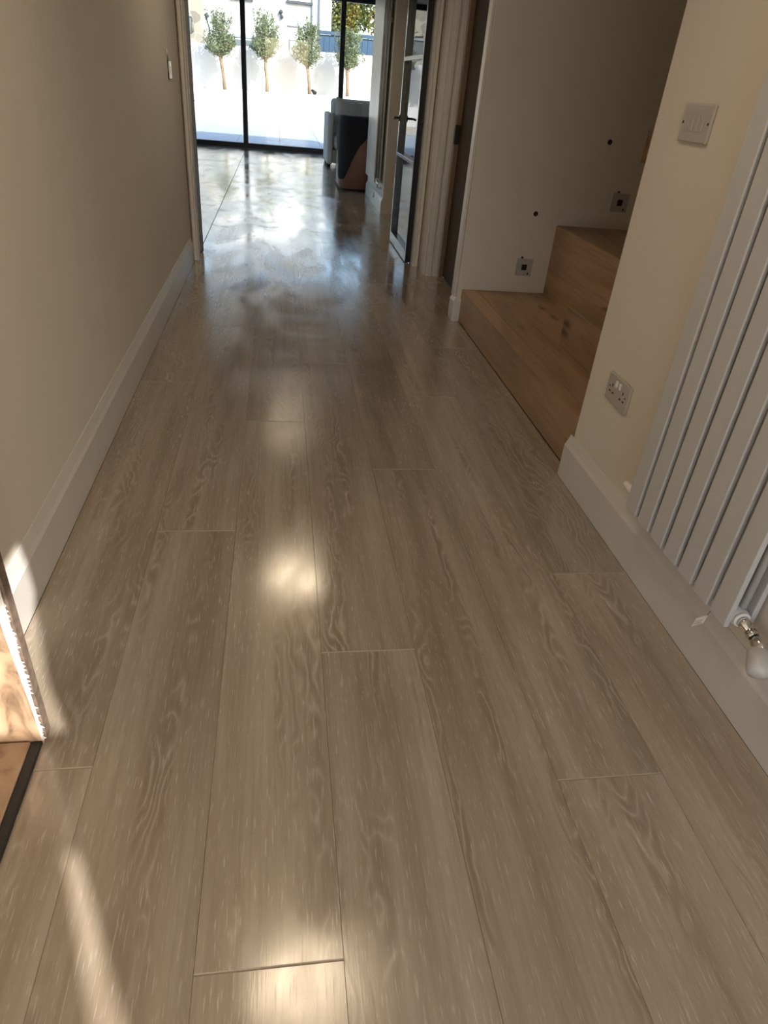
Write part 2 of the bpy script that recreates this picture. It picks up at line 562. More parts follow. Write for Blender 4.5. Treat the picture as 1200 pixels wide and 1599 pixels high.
for yy in (8.03, 9.68, 11.32, 12.97):
    obj('mullion', box((LX0 - 0.09, yy - 0.03, 0.15), (LX0 - 0.03, yy + 0.03, 2.2)), M['alu'], w3)
for i in range(3):
    obj('pane', box((LX0 - 0.064, 8.06 + i * 1.645, 0.15), (LX0 - 0.056, 9.65 + i * 1.645, 2.2)), M['glass'], w3)
struct('wall_living_right', box((LX1, YD0, -0.02), (LX1 + 0.12, YW, HC)), M['wall'])
struct('wall_nib', box((1.10, 7.80, 0), (1.34, 9.30, HC)), M['wall'])
# front wall behind the camera with the open front doorway
bm = box((WL - 0.15, Y0 - 0.12, 0), (-0.50, Y0, HC))
add_box(bm, (1.04, Y0 - 0.12, 0), (WR + 0.13, Y0, HC))
add_box(bm, (-0.50, Y0 - 0.12, 2.30), (1.04, Y0, HC))
struct('wall_front', bm, M['wall'])
# ceiling, with an unseen rooflight added to brighten the room and floor reflection
bm = box((WL - 0.15, Y0 - 0.12, HC), (2.87, YD1, HC + 0.2))
RX0, RX1, RY0, RY1 = -0.28, 0.34, 8.2, 9.9
add_box(bm, (LX0 - 0.12, YD1, HC), (RX0, YW + 0.2, HC + 0.2))
add_box(bm, (RX1, YD1, HC), (LX1 + 0.12, YW + 0.2, HC + 0.2))
add_box(bm, (RX0, YD1, HC), (RX1, RY0, HC + 0.2))
add_box(bm, (RX0, RY1, HC), (RX1, YW + 0.2, HC + 0.2))
struct('ceiling', bm, M['ceil'])
w2 = empty_struct('unseen_rooflight', (0, 9, HC))
bm = box((RX0 - 0.04, RY0 - 0.04, HC + 0.2), (RX0, RY1 + 0.04, HC + 0.55))
add_box(bm, (RX1, RY0 - 0.04, HC + 0.2), (RX1 + 0.04, RY1 + 0.04, HC + 0.55))
add_box(bm, (RX0, RY0 - 0.04, HC + 0.2), (RX1, RY0, HC + 0.55))
add_box(bm, (RX0, RY1, HC + 0.2), (RX1, RY1 + 0.04, HC + 0.55))
obj('upstand', bm, M['trim'], w2)
obj('pane', box((RX0 - 0.04, RY0 - 0.04, HC + 0.55), (RX1 + 0.04, RY1 + 0.04, HC + 0.56)), M['glass'], w2)
# unseen slab added outside the doorway, its two gaps shaped for the sun patches
def sunpt(p, z):
    t = (z - p[2]) / -SUN_DIR.z
    return (p[0] - SUN_DIR.x * t, p[1] - SUN_DIR.y * t)
sun_mask_z = 2.5
strip = [(-0.378, 0.71, 0), (-0.350, 0.71, 0), (-0.16, 0.30, 0), (-0.215, 0.30, 0)]
hole1 = [sunpt(p, sun_mask_z) for p in strip]
patch = [(-0.611, 1.08, 0.215), (-0.611, 1.375, 0.195), (-0.611, 1.385, 0.03), (-0.50, 1.09, 0), (-0.43, 0.965, 0), (-0.60, 0.98, 0)]
hole2 = [sunpt(p, sun_mask_z) for p in patch]

def sun_mask_bm():
    """slab with two openings: built from a triangulated outline"""
    from mathutils.geometry import delaunay_2d_cdt
    outer = [(-1.2, -3.5), (3.6, -3.5), (3.6, -1.33), (-1.2, -1.33)]
    vs = [Vector(p) for p in outer + hole1 + hole2]
    rings = [list(range(4)), list(range(4, 8)), list(range(8, 8 + len(hole2)))]
    edges = []
    for r in rings:
        edges += [(r[i], r[(i + 1) % len(r)]) for i in range(len(r))]
    ov, oe, of, *_ = delaunay_2d_cdt(vs, edges, [], 1, 1e-6)
    def inside(pt, poly):
        k = False
        j = len(poly) - 1
        for i in range(len(poly)):
            a, b = poly[i], poly[j]
            if (a[1] > pt[1]) != (b[1] > pt[1]) and pt[0] < (b[0] - a[0]) * (pt[1] - a[1]) / (b[1] - a[1]) + a[0]:
                k = not k
            j = i
        return k
    bm = bm_new()
    V = [bm.verts.new((v.x, v.y, sun_mask_z)) for v in ov]
    for f in of:
        cpt = sum((ov[i] for i in f), Vector((0, 0))) / len(f)
        if inside(cpt, hole1) or inside(cpt, hole2):
            continue
        try:
            bm.faces.new([V[i] for i in f])
        except ValueError:
            pass
    ex = bmesh.ops.extrude_face_region(bm, geom=bm.faces[:])
    bmesh.ops.translate(bm, vec=(0, 0, 0.015), verts=[g for g in ex['geom'] if isinstance(g, bmesh.types.BMVert)])
    bmesh.ops.recalc_face_normals(bm, faces=bm.faces[:])
    return bm
struct('sun_mask', sun_mask_bm(), M['trim'])

# ------------------------------------------------------------------ skirtings
def skirt_profile(x_wall, x_face, h=0.165, flat=0.125):
    """profile in x,z from the wall out to the face"""
    s = 1 if x_face > x_wall else -1
    return [(x_wall, 0.0), (x_face, 0.0), (x_face, flat), (x_face - s * 0.006, flat + 0.012), (x_face - s * 0.0135, h - 0.004), (x_face - s * 0.0145, h), (x_wall, h)]
pl = skirt_profile(WL, BL)
struct('baseboard_left', prism([(x, 0.985, z) for x, z in pl], (0, 5.13 - 0.985, 0)), M['trim'])
pr_ = skirt_profile(WR, BR)
struct('baseboard_right', prism([(x, Y0, z) for x, z in pr_], (0, 2.07 - Y0, 0)), M['trim'])
# short skirting wrapped round the wall end by the stairs
bm = prism([(x, 3.952, z) for x, z in [(1.05, 0), (1.03, 0), (1.03, 0.118), (1.046, 0.140), (1.05, 0.140)]], (0, 0.10, 0))
add_prism(bm, [(1.0502, y, z) for y, z in [(3.9695, 0), (3.952, 0), (3.952, 0.118), (3.966, 0.140), (3.9695, 0.140)]], (0.0263, 0, 0))
struct('baseboard_stair_end', bm, M['trim'])
struct('baseboard_living', prism([(x, 7.80, z) for x, z in skirt_profile(1.10, 1.08, 0.15, 0.115)], (0, 1.5, 0)), M['trim'])

# ------------------------------------------------------------------ casings (architraves)
def casing_bm(axis, a0, a1, face, depth, z1, flip=False):
    """moulded upright: steps across its width. axis 'x': spans x, faces -y"""
    bm = bm_new()
    w = a1 - a0
    prof = [(0, 0.35), (0.12, 0.75), (0.22, 1.0), (0.30, 0.8), (0.62, 0.7), (0.72, 1.0), (0.86, 1.0), (1.0, 0.45)]
    if flip:
        prof = [(1 - t, d) for t, d in reversed(prof)]
    pts = []
    for t, d in prof:
        u, v = a0 + w * t, d * depth
        pts.append((u, face + depth - v) if axis == 'x' else (face + depth - v, u))
    u0, u1 = (a0, a1)
    back = face + depth
    pts += [(u1, back), (u0, back)] if axis == 'x' else [(back, u1), (back, u0)]
    add_prism(bm, [(p[0], p[1], 0) for p in pts], (0, 0, z1))
    return bm

# living-room double doorway
t1 = empty_struct('trim_1', (0, 5.2, 0))
b_ = casing_bm('x', WL + 0.002, -0.574, YD0 - 0.045, 0.045, 2.10)
obj('architrave', b_, M['trim'], t1)
obj('lining', box((-0.64, YD0, 0), (-0.622, YD1 - 0.03, 2.06)), M['trim'], t1)
t2 = empty_struct('trim_2', (1.05, 5.36, 0))
obj('architrave', casing_bm('x', 1.022, 1.077, 5.345, 0.05, 2.10, True), M['trim'], t2)
obj('lining', box((1.024, 5.395, 0), (1.075, YD1, 2.06)), M['trim'], t2)
# side doorway in the right wall
t3 = empty_struct('trim_3', (1.08, 5.1, 0))
obj('architrave', casing_bm('y', 5.10, 5.20, 1.058, 0.0165, 2.10), M['trim'], t3)
bm = box((1.075, 5.068, 0), (1.178, 5.09, 2.06))
add_box(bm, (1.095, 5.060, 0), (1.12, 5.068, 2.06), 0.003)
add_box(bm, (1.140, 5.058, 0), (1.168, 5.068, 2.06), 0.003)
obj('lining', bm, M['trim'], t3)
obj('door_stop', box((1.178, 5.050, 0), (1.206, 5.09, 2.06)), M['stopwood'], t3)
obj('latch_keep', box((1.170, 5.046, 0.878), (1.204, 5.0505, 0.992), 0.001), M['stopper'], t3, label='black latch keep plate')
t4 = empty_struct('trim_4', (1.05, 4.03, 0))
obj('architrave', box((1.034, 3.985, 0.14), (1.05, 4.052, 2.10), 0.004, 2), M['trim'], t4)
obj('lining', box((1.05, 4.085, 0), (1.18, 4.098, 2.06)), M['trim'], t4)
d1 = empty_struct('door_1', (1.25, 4.6, 0))
obj('leaf', box((1.208, 4.10, 0.005), (1.248, 5.088, 2.04), 0.002), M['doorwood'], d1)

# ------------------------------------------------------------------ glazed wall
w1 = empty_struct('window_1', (0, YW, 0))
obj('bottom_rail', box((LX0, YW - 0.03, 0.0), (LX1, YW + 0.07, 0.085), 0.004), M['alu'], w1)
obj('top_rail', box((LX0, YW - 0.03, 2.32), (LX1, YW + 0.07, HC), 0.004), M['alu'], w1)
mx = [-2.33, -0.612, 1.095, 2.83]
for x in mx:
    obj('mullion', box((x - 0.042, YW - 0.035, 0.085), (x + 0.042, YW + 0.07, 2.32), 0.003), M['alu'], w1)
    obj('mullion_groove', box((x - 0.006, YW - 0.037, 0.085), (x + 0.006, YW - 0.035, 2.32)), M['blackstrip'], w1)
for i in range(3):
    obj('pane', box((mx[i] + 0.042, YW + 0.012, 0.085), (mx[i + 1] - 0.042, YW + 0.020, 2.32)), M['glass'], w1)

# ------------------------------------------------------------------ steel-framed glass doors
def steel_leaf(name, label):
    """leaf along +Y from its hinge edge at the origin; thickness along +X"""
    t = thing(name, label, 'door')
    W_, T, H_ = 0.875, 0.042, 2.02
    sw = 0.040
    def p(nm, lo, hi, mat=M['steel'], bev=0.002, par=t, **k):
        return obj(nm, box(lo, hi, bev), mat, par, loc=(0, 0, 0), **k)
    p('stile', (0, 0, 0.008), (T, sw, H_))
    p('stile', (0, W_ - sw, 0.008), (T, W_, H_))
    p('bottom_rail', (0, sw, 0.008), (T, W_ - sw, 0.085))
    p('top_rail', (0, sw, H_ - 0.05), (T, W_ - sw, H_))
    zs = [0.085, 0.690, 0.715, 1.350, 1.380, H_ - 0.05]
    for z0, z1 in ((0.690, 0.715), (1.350, 1.380)):
        p('glazing_bar', (0, sw, z0), (T, W_ - sw, z1))
    for a, b in ((zs[0], zs[1]), (zs[2], zs[3]), (zs[4], zs[5])):
        p('pane', (T * 0.72, sw, a), (T * 0.72 + 0.006, W_ - sw, b), M['glass'], 0)
    for z in (0.25, 1.0, 1.8):
        obj('hinge', tube([(T + 0.006, 0.004, z - 0.045), (T + 0.006, 0.004, z + 0.045)], 0.006, 8), M['chrome'], t, loc=(0, 0, 0), label='small bright hinge')
    for s in (-1, 1):
        x0 = 0 if s < 0 else T
        h = obj('handle', tube([(x0, W_ - 0.022, 0.96), (x0 + s * 0.008, W_ - 0.022, 0.96)], 0.022, 16), M['stopper'], t, loc=(0, 0, 0))
        obj('lever', tube([(x0 + s * 0.006, W_ - 0.022, 0.96), (x0 + s * 0.046, W_ - 0.022, 0.96), (x0 + s * 0.052, W_ - 0.034, 0.96), (x0 + s * 0.052, W_ - 0.15, 0.96)], 0.0085, 10), M['stopper'], h, loc=(0, 0, 0))
    return t
sd = steel_leaf('glass_door', 'black steel framed glass door with lever handle, standing open at right of the doorway')
sd.location = (0.980, 5.452, 0)
sd2 = copy_tree(sd, (0, 0, 0))
sd2.location = (-0.574, 5.455, 0)
sd2.rotation_euler = (0, 0, math.radians(10.5))
sd2.scale = (-1, 1, 1)
sd2['label'] = 'black steel door edge at left of the doorway, seen as a thin dark upright line'

# ------------------------------------------------------------------ stairs
st = thing('staircase', 'honey oak turning stairs rising beside the hall, three box steps in view', 'stairs', (1.7, 3.0, 0))
def step(nm, x0, y0, y1, zb, zt, x1):
    obj('riser', box((x0 + 0.006, y0, zb), (x0 + 0.026, y1, zt - 0.03)), M['stair'], st)
    bm = bm_new()
    r = 0.007
    prof = [(x0, zt - 0.032), (x0, zt - r), (x0 + r * 0.3, zt - r * 0.3), (x0 + r, zt), (x1, zt), (x1, zt - 0.032)]
    add_prism(bm, [(x, y0, z) for x, z in prof], (0, y1 - y0, 0))
    return bm
# first step: tread is laid of boards
x0, zt = 1.077, 0.188
obj('riser', box((x0, 2.05, 0.004), (x0 + 0.022, 3.968, zt - 0.0005)), M['stair'], st)
ys = 2.05
for i, (a, b) in enumerate([(1.079, 1.170), (1.170, 1.300), (1.300, 1.430), (1.430, 1.583)]):
    y1 = 3.968
    bm = box((a + 0.0004, ys, zt - 0.03), (b - 0.0004, y1, zt + 0.0), 0.004 if i == 0 else 0.0006, 3 if i == 0 else 1)
    obj('tread_board', bm, M['stair'], st)
obj('carcass', box((1.10, 2.052, 0.0), (1.58, 3.965, zt - 0.032)), M['stair'], st)
# second step, stops short of the far wall
bm = box((1.335, 2.05, zt + 0.0005), (1.357, 3.012, 0.375), 0.003, 2)
obj('riser', bm, M['stair'], st)
obj('riser_return', box((1.357, 2.990, zt + 0.0005), (1.583, 3.012, 0.345)), M['stair'], st)
obj('tread_board', box((1.338, 2.05, 0.345), (1.584, 3.012, 0.3765), 0.004, 2), M['stair'], st)
# third step
obj('riser', box((1.585, 2.05, zt - 0.03), (1.607, 3.968, 0.572), 0.003, 2), M['stair'], st)
obj('tread_board', box((1.590, 2.05, 0.545), (1.86, 3.968, 0.575), 0.004, 2), M['stair'], st)
obj('tread_board', box((1.861, 2.05, 0.545), (2.20, 3.968, 0.575), 0.001), M['stair'], st)
obj('riser', box((2.20, 2.05, 0.545), (2.222, 3.968, 0.765), 0.003, 2), M['stair'], st)
obj('tread_board', box((2.205, 2.05, 0.738), (2.74, 3.968, 0.768), 0.004, 2), M['stair'], st)
for i in range(3):
    obj('riser', box((2.205, 2.027 - 0.25 * i, 0.0 if i else 0.0), (2.74, 2.049 - 0.25 * i, 0.95 + 0.19 * i), 0.002), M['stair'], st)
    obj('tread_board', box((1.18, 1.80 - 0.25 * i, 0.92 + 0.19 * i), (2.74, 2.027 - 0.25 * i, 0.95 + 0.19 * i), 0.002), M['stair'], st)

# ------------------------------------------------------------------ things on the stair wall
def step_light_plate(x, z, label):
    t = thing('step_light_plate', label, 'wall plate', (x, 3.97, z), 'unfinished step light plates on the stair wall')
    y = 3.97
    bm = bm_new()
    s, hh = 0.049, 0.0165
    for lo, hi in (((-s, -s), (s, -hh)), ((-s, hh), (s, s)), ((-s, -hh), (-hh, hh)), ((hh, -hh), (s, hh))):
        add_box(bm, (lo[0], -0.005, lo[1]), (hi[0], 0.0, hi[1]))
    obj('plate', bm, M['backbox'], t, loc=(0, 0, 0))
    obj('opening', box((-hh, -0.0015, -hh), (hh, 0.0, hh)), M['dark'], t, loc=(0, 0, 0), label='dark square opening')
    obj('screw', tube([(-0.022, -0.008, s + 0.006), (-0.022, 0, s + 0.006)], 0.006, 8), M['dark'], t, loc=(0, 0, 0))
    obj('screw', tube([(0.027, -0.009, -s + 0.014), (0.027, -0.004, -s + 0.014)], 0.005, 8), M['dark'], t, loc=(0, 0, 0))
    return t
step_light_plate(1.436, 0.333, 'grey square plate with dark opening low on stair wall, nearer the hall')
step_light_plate(1.936, 0.716, 'grey square plate with dark opening on stair wall, above the third step')
def cable_hole(x, z, label):
    t = thing('cable_hole', label, 'hole', (x, 3.97, z), 'drilled cable holes in the stair wall')
    bm = tube([(0, -0.0015, 0), (0, 0, 0)], 0.0135, 14)
    obj('rim', bm, M['dark'], t, loc=(0, 0, 0))
    obj('cable_end', tube([(0.002, 0, -0.002), (0.003, -0.004, -0.004)], 0.007, 8), M['blackstrip'], t, loc=(0, 0, 0))
cable_hole(1.447, 0.628, 'small dark drilled hole in stair wall, lower and left one')
cable_hole(1.793, 1.013, 'small dark drilled hole in stair wall, upper and right one')
bl = thing('wood_block', 'pale tan wooden block fixed on stair wall, half hidden behind the wall corner', 'block', (2.08, 3.95, 1.0))
obj('body', box((2.000, 3.925, 0.925), (2.17, 3.97, 1.085), 0.003), M['block'], bl)
obj('top_cap', box((1.998, 3.922, 1.060), (2.172, 3.97, 1.087), 0.002), M['backbox'], bl, label='paler top edge')

# ------------------------------------------------------------------ sockets and switches
so = thing('wall_socket', 'white double power socket on right wall above the skirting', 'socket', (WR, 1.827, 0.430))
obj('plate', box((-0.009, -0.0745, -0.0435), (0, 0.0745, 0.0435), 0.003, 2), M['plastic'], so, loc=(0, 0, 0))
for cy in (-0.037, 0.037):
    for dy, dz, a, b in ((0, 0.010, 0.0022, 0.005), (-0.011, -0.012, 0.0042, 0.0025), (0.011, -0.012, 0.0042, 0.0025)):
        obj('pin_slot', box((-0.0096, cy + dy - a, dz - b), (-0.0088, cy + dy + a, dz + b)), M['dark'], so, loc=(0, 0, 0))
for dy, dz in ((-0.055, 0.002), (0.055, 0.002)):
    obj('screw_cap', tube([(-0.0098, dy, dz), (-0.0088, dy, dz)], 0.0028, 8), M['dark'], so, loc=(0, 0, 0))
for cy in (-0.012, 0.012):
    obj('rocker', box((-0.0125, cy - 0.006, 0.012), (-0.0088, cy + 0.006, 0.032), 0.001), M['whiteplastic'], so, loc=(0, 0, 0), label='white rocker switch')
sw = thing('light_switch', 'white four-gang light switch plate on right wall beside the radiator', 'switch', (WR, 1.822, 1.158))
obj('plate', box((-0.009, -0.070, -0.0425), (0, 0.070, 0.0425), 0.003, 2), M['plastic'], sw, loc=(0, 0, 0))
for i in range(4):
    cy = -0.036 + 0.024 * i
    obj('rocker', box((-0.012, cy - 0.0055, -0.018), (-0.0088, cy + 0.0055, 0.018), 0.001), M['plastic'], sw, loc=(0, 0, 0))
for dy in (-0.060, 0.060):
    obj('screw', tube([(-0.0098, dy, 0), (-0.0088, dy, 0)], 0.0035, 8), M['screw'], sw, loc=(0, 0, 0))
s2 = thing('light_switch', 'bright slim switch plate on left wall near the far doorway', 'switch', (WL, 4.72, 1.152))
obj('plate', box((0, -0.043, -0.043), (0.010, 0.043, 0.043), 0.002, 2), M['whiteplastic'], s2, loc=(0, 0, 0))
obj('rocker', box((0.0098, -0.014, -0.022), (0.014, 0.014, 0.018), 0.001), M['whiteplastic'], s2, loc=(0, 0, 0))
obj('surround', box((0, -0.046, -0.047), (0.005, 0.046, 0.046), 0.001), M['blackstrip'], s2, loc=(0, 0, 0), label='dark surround')
tag(obj('cable_stub', tube([(WL + 0.003, 4.70, 1.200), (WL + 0.006, 4.67, 1.225), (WL + 0.004, 4.665, 1.252)], 0.0035, 8), M['trim']),
    'short pale loose cable above the switch on left wall', 'cable')

# ------------------------------------------------------------------ vertical radiators
def radiator(name, label, x_face, y_near, n, pitch, z0, z1):
    depth = 0.0
    t = thing(name, label, 'radiator', (x_face, y_near, z0))
    h = z1 - z0
    wdt = pitch - 0.0145
    proto = mesh_of('tube', box((0, 0, 0), (0.013, wdt, h), 0.0035, 3), M['rad'])
    for i in range(n):
        obj('tube', proto, None, t, loc=(0, i * pitch, 0), smooth=False)
    for i in range(n):
        obj('rear_tube', proto, None, t, loc=(0.058, i * pitch, 0))
    ln = n * pitch - 0.0145
    for z in (0.022, h - 0.022):
        obj('header', tube([(0.036, 0.004, z), (0.036, ln - 0.004, z)], 0.0205, 20), M['rad'], t, loc=(0, 0, 0))
        obj('end_plug', tube([(0.036, ln - 0.004, z), (0.036, ln + 0.062, z), (0.036, ln + 0.085, z), (0.036, ln + 0.09, z)], [0.012, 0.0115, 0.010, 0.005], 14), M['whiteplastic'], t, loc=(0, 0, 0), label='white end plug')
    obj('collar', tube([(0.036, -0.003, 0.022), (0.036, 0.004, 0.022)], 0.0185, 20), M['whiteplastic'], t, loc=(0, 0, 0), label='white round collar')
    obj('conduit', tube([(0.036, 0.012, 0.05), (0.036, 0.012, h - 0.05)], 0.0085, 12), M['rad'], t, loc=(0, 0, 0))
    return t
r1 = radiator('radiator', 'tall white flat tube radiator standing on the right hall wall', 0.962, 0.979, 7, 0.0738, 0.232, 2.03)
for k, yy in enumerate((1.05, 1.38)):
    obj('bracket', box((1.032, yy, 1.70), (WR - 0.0015, yy + 0.03, 1.74)), M['rad'], r1)
    obj('bracket', box((1.032, yy, 0.40), (WR - 0.0015, yy + 0.03, 0.44)), M['rad'], r1)
va = thing('radiator_valve', 'chrome radiator valve with pale round head at the near bottom of hall radiator', 'valve', (0.998, 0.93, 0.25))
obj('tail', tube([(0.998, 0.975, 0.253), (0.998, 0.962, 0.253), (0.998, 0.960, 0.250), (0.999, 0.925, 0.247)], [0.014, 0.013, 0.009, 0.009], 14), M['chrome'], va)
obj('nut', tube([(0.999, 0.945, 0.249), (0.999, 0.930, 0.248)], 0.0135, 6), M['chrome'], va)
obj('body', tube([(0.999, 0.930, 0.247), (0.999, 0.918, 0.246), (0.999, 0.900, 0.244), (0.999, 0.893, 0.243)], [0.010, 0.015, 0.015, 0.008], 14), M['chrome'], va)
obj('head', tube([(0.996, 0.905, 0.240), (0.992, 0.898, 0.236), (0.978, 0.868, 0.222), (0.972, 0.855, 0.216), (0.970, 0.852, 0.214)], [0.012, 0.021, 0.024, 0.021, 0.008], 20), M['rad'], va, label='pale thermostatic head')
obj('supply_pipe', tube([(1.0, 0.908, 0.243), (1.0445, 0.908, 0.243)], 0.0075, 12), M['chrome'], va)
pt = thing('paper_tag', 'small white printed paper tag hanging under the hall radiator', 'tag', (0.963, 1.095, 0.21))
bm = prism([(0.958, 1.0625, 0.158), (0.957, 1.0573, 0.190), (0.9585, 1.0320, 0.221), (0.958, 1.0347, 0.195)], (0.0014, 0, 0))
obj('label_card', bm, M['paper'], pt)
for i in range(2):
    f = 0.35 + 0.3 * i
    ya, za = 1.0573 + 0.0052 * f, 0.190 - 0.032 * f
    obj('print_line', prism([(0.9566, ya - 0.003, za + 0.0035), (0.9566, ya - 0.020, za + 0.0225), (0.9566, ya - 0.0202, za + 0.0220), (0.9566, ya - 0.0031, za + 0.0030)], (0.002, 0, 0)), M['ink'], pt)
obj('string', tube([(0.968, 1.036, 0.236), (0.9592, 1.034, 0.215)], 0.0012, 6), M['torn'], pt)
r2 = radiator('radiator', 'tall white radiator on living room wall beside the brown chair', 1.000, 7.90, 11, 0.0738, 0.29, 2.00)
obj('bracket', box((1.071, 8.0, 1.7), (1.0985, 8.03, 1.74)), M['rad'], r2)
obj('bracket', box((1.071, 8.5, 1.7), (1.0985, 8.53, 1.74)), M['rad'], r2)
obj('tail', tube([(1.036, 7.90, 0.312), (1.036, 7.86, 0.312), (1.036, 7.85, 0.25), (1.085, 7.85, 0.24)], 0.011, 12), M['chrome'], r2)
cp = tag(obj('pipe_stub', tube([(1.083, 8.42, 0.10), (1.060, 8.42, 0.10)], 0.026, 16), M['whiteplastic']), 'white pipe cap on the skirting below living room radiator', 'pipe cap')

# ------------------------------------------------------------------ raw timber jamb at the left edge
tj = thing('door_jamb', 'raw pine board upright with splintered white edge at left edge of frame', 'jamb', (-0.55, 0.96, 0))
obj('board', box((WL, 0.953, 0.0), (-0.4765, 0.978, 2.10)), M['pine'], tj)
obj('brown_edge', box((-0.4765, 0.958, 0.012), (-0.4705, 0.982, 2.10)), M['torn'], tj, label='dark brown edge')  # edge strip in a darker brown than the pine board
obj('facing', prism([(-0.4785, 0.9515, 0.016), (-0.4745, 0.9515, 0.010), (-0.4735, 0.9515, 2.1), (-0.492, 0.9515, 2.1), (-0.489, 0.9515, 0.3), (-0.481, 0.9515, 0.12)], (0, 0.002, 0)), M['splint'], tj, label='white torn facing')
rs = random.Random(3)
bm = bm_new()
for i in range(110):
    z = rs.uniform(0.015, 1.1)
    w = rs.uniform(0.002, 0.005)
    dx = rs.uniform(0.0015, 0.0075)
    x = -0.4742
    y = 0.951 + rs.uniform(0, 0.004)
    a = bm.verts.new((x - 0.002, y, z - w)); b = bm.verts.new((x - 0.002, y + 0.002, z + w)); c = bm.verts.new((x + dx, y - 0.001, z + rs.uniform(-0.003, 0.004))); d = bm.verts.new((x - 0.002, y - 0.002, z))
    for f in ((a, b, c), (b, d, c), (d, a, c), (a, d, b)):
        bm.faces.new(f)
so_ = obj('splinter', bm, M['splint'], tj, label='white splinters')
so_['kind'] = 'stuff'
tl = thing('threshold_board', 'raw pine threshold board with black strip on floor at left edge', 'threshold', (-0.55, 0.6, 0))
obj('board', box((WL + 0.002, -0.2, 0.0008), (-0.500, 0.950, 0.013), 0.002), M['pine'], tl)
obj('rubber_strip', box((-0.4995, -0.2, 0.0008), (-0.479, 0.956, 0.009), 0.002), M['blackstrip'], tl, label='black rubber strip')
obj('screw', tube([(-0.558, 0.848, 0.0128), (-0.558, 0.848, 0.0138)], 0.0045, 12), M['screw'], tl)
obj('screw', tube([(-0.562, 0.55, 0.0128), (-0.562, 0.55, 0.0138)], 0.0045, 12), M['screw'], tl)

# ------------------------------------------------------------------ downlights
def downlight(y, label, x=0.10, k=1.0):
    t = thing('downlight', label, 'ceiling light', (x, y, HC), 'recessed downlights along the ceiling')
    bm = bm_new()
    n = 24
    inner = [bm.verts.new((0.034 * math.cos(2 * PI * k / n), 0.034 * math.sin(2 * PI * k / n), -0.004)) for k in range(n)]
    outer = [bm.verts.new((0.043 * math.cos(2 * PI * k / n), 0.043 * math.sin(2 * PI * k / n), -0.0005)) for k in range(n)]
    for k in range(n):
        bm.faces.new((inner[k], inner[(k + 1) % n], outer[(k + 1) % n], outer[k]))
    bmesh.ops.recalc_face_normals(bm, faces=bm.faces[:])
    obj('rim', bm, M['trim'], t, loc=(0, 0, 0))
    obj('lens', tube([(0, 0, -0.0005), (0, 0, -0.003)], 0.033, 20), M['lamp'], t, loc=(0, 0, 0))
    ld = bpy.data.lights.new('downlight_lamp', 'SPOT')
    ld.energy = DOWNLIGHT_W * k
    ld.color = (1.0, 0.80, 0.55)
    ld.spot_size = math.radians(150)
    ld.spot_blend = 0.8
    ld.shadow_soft_size = 0.22
    lo = bpy.data.objects.new('downlight_lamp', ld)
    C.objects.link(lo)
    lo.parent = t
    lo.location = (0, 0, -0.008)
    return t
downlight(1.34, 'recessed warm downlight in hall ceiling above the radiator end', k=0.50)
downlight(4.32, 'recessed warm downlight in hall ceiling before the glass doors', k=0.34)
downlight(7.20, 'recessed warm downlight in living room ceiling past the glass doors', k=1.5)

# ------------------------------------------------------------------ living-room furniture
def rbox(lo, hi, r, seg=4):
    return box(lo, hi, r, seg)
sf = thing('sofa', 'pale grey upholstered sofa facing the hall before the glazed wall', 'sofa', (1.5, 12.5, 0))
obj('arm', rbox((0.738, 12.05, 0.04), (0.835, 12.96, 0.742), 0.03), M['sofa'], sf, smooth=True)
obj('arm', rbox((2.40, 12.05, 0.04), (2.497, 12.96, 0.742), 0.03), M['sofa'], sf, smooth=True)
obj('backrest', rbox((0.838, 12.72, 0.10), (2.40, 12.96, 0.938), 0.06), M['sofa'], sf, smooth=True)
obj('base', rbox((0.836, 12.14, 0.05), (2.40, 12.75, 0.245), 0.02), M['sofa'], sf, smooth=True)
obj('seat_cushion', rbox((0.842, 12.06, 0.25), (1.62, 12.72, 0.44), 0.06), M['sofa'], sf, smooth=True)
obj('seat_cushion', rbox((1.622, 12.06, 0.25), (2.398, 12.72, 0.44), 0.06), M['sofa'], sf, smooth=True)
for x, y in ((0.785, 12.10), (2.45, 12.10), (0.785, 12.9), (2.45, 12.9)):
    obj('foot', box((x - 0.025, y - 0.025, 0), (x + 0.025, y + 0.025, 0.045), 0.004), M['dark'], sf)
bm = bm_new()
nn = 14
gv = {}
for s in (-1, 1):
    for i in range(nn + 1):
        for j in range(nn + 1):
            u, v = 2 * i / nn - 1, 2 * j / nn - 1
            th = 0.075 * max(0, (1 - u ** 4) * (1 - v ** 4)) ** 0.6 + 0.004
            pin = 1 - 0.10 * (1 - abs(u * v)) * (abs(u) ** 3 + abs(v) ** 3) * 0.5
            gv[s, i, j] = bm.verts.new((u * 0.22 * pin, s * th, v * 0.22 * pin))
for s in (-1, 1):
    for i in range(nn):
        for j in range(nn):
            bm.faces.new((gv[s, i, j], gv[s, i + 1, j], gv[s, i + 1, j + 1], gv[s, i, j + 1])).smooth = True
bmesh.ops.remove_doubles(bm, verts=bm.verts[:], dist=0.0001)
for i in range(nn):
    for (a, b) in (((i, 0), (i + 1, 0)), ((i, nn), (i + 1, nn)), ((0, i), (0, i + 1)), ((nn, i), (nn, i + 1))):
        try:
            bm.faces.new((gv[-1, a[0], a[1]], gv[-1, b[0], b[1]], gv[1, b[0], b[1]], gv[1, a[0], a[1]]))
        except Exception:
            pass
bmesh.ops.recalc_face_normals(bm, faces=bm.faces[:])
cu = obj('cushion', bm, M['cushion'])
cu.location = (1.095, 12.50, 0.725)
cu.rotation_euler = (math.radians(-22), math.radians(10), math.radians(8))
tag(cu, 'grey scatter cushion leaning in the left corner of the pale sofa', 'cushion')

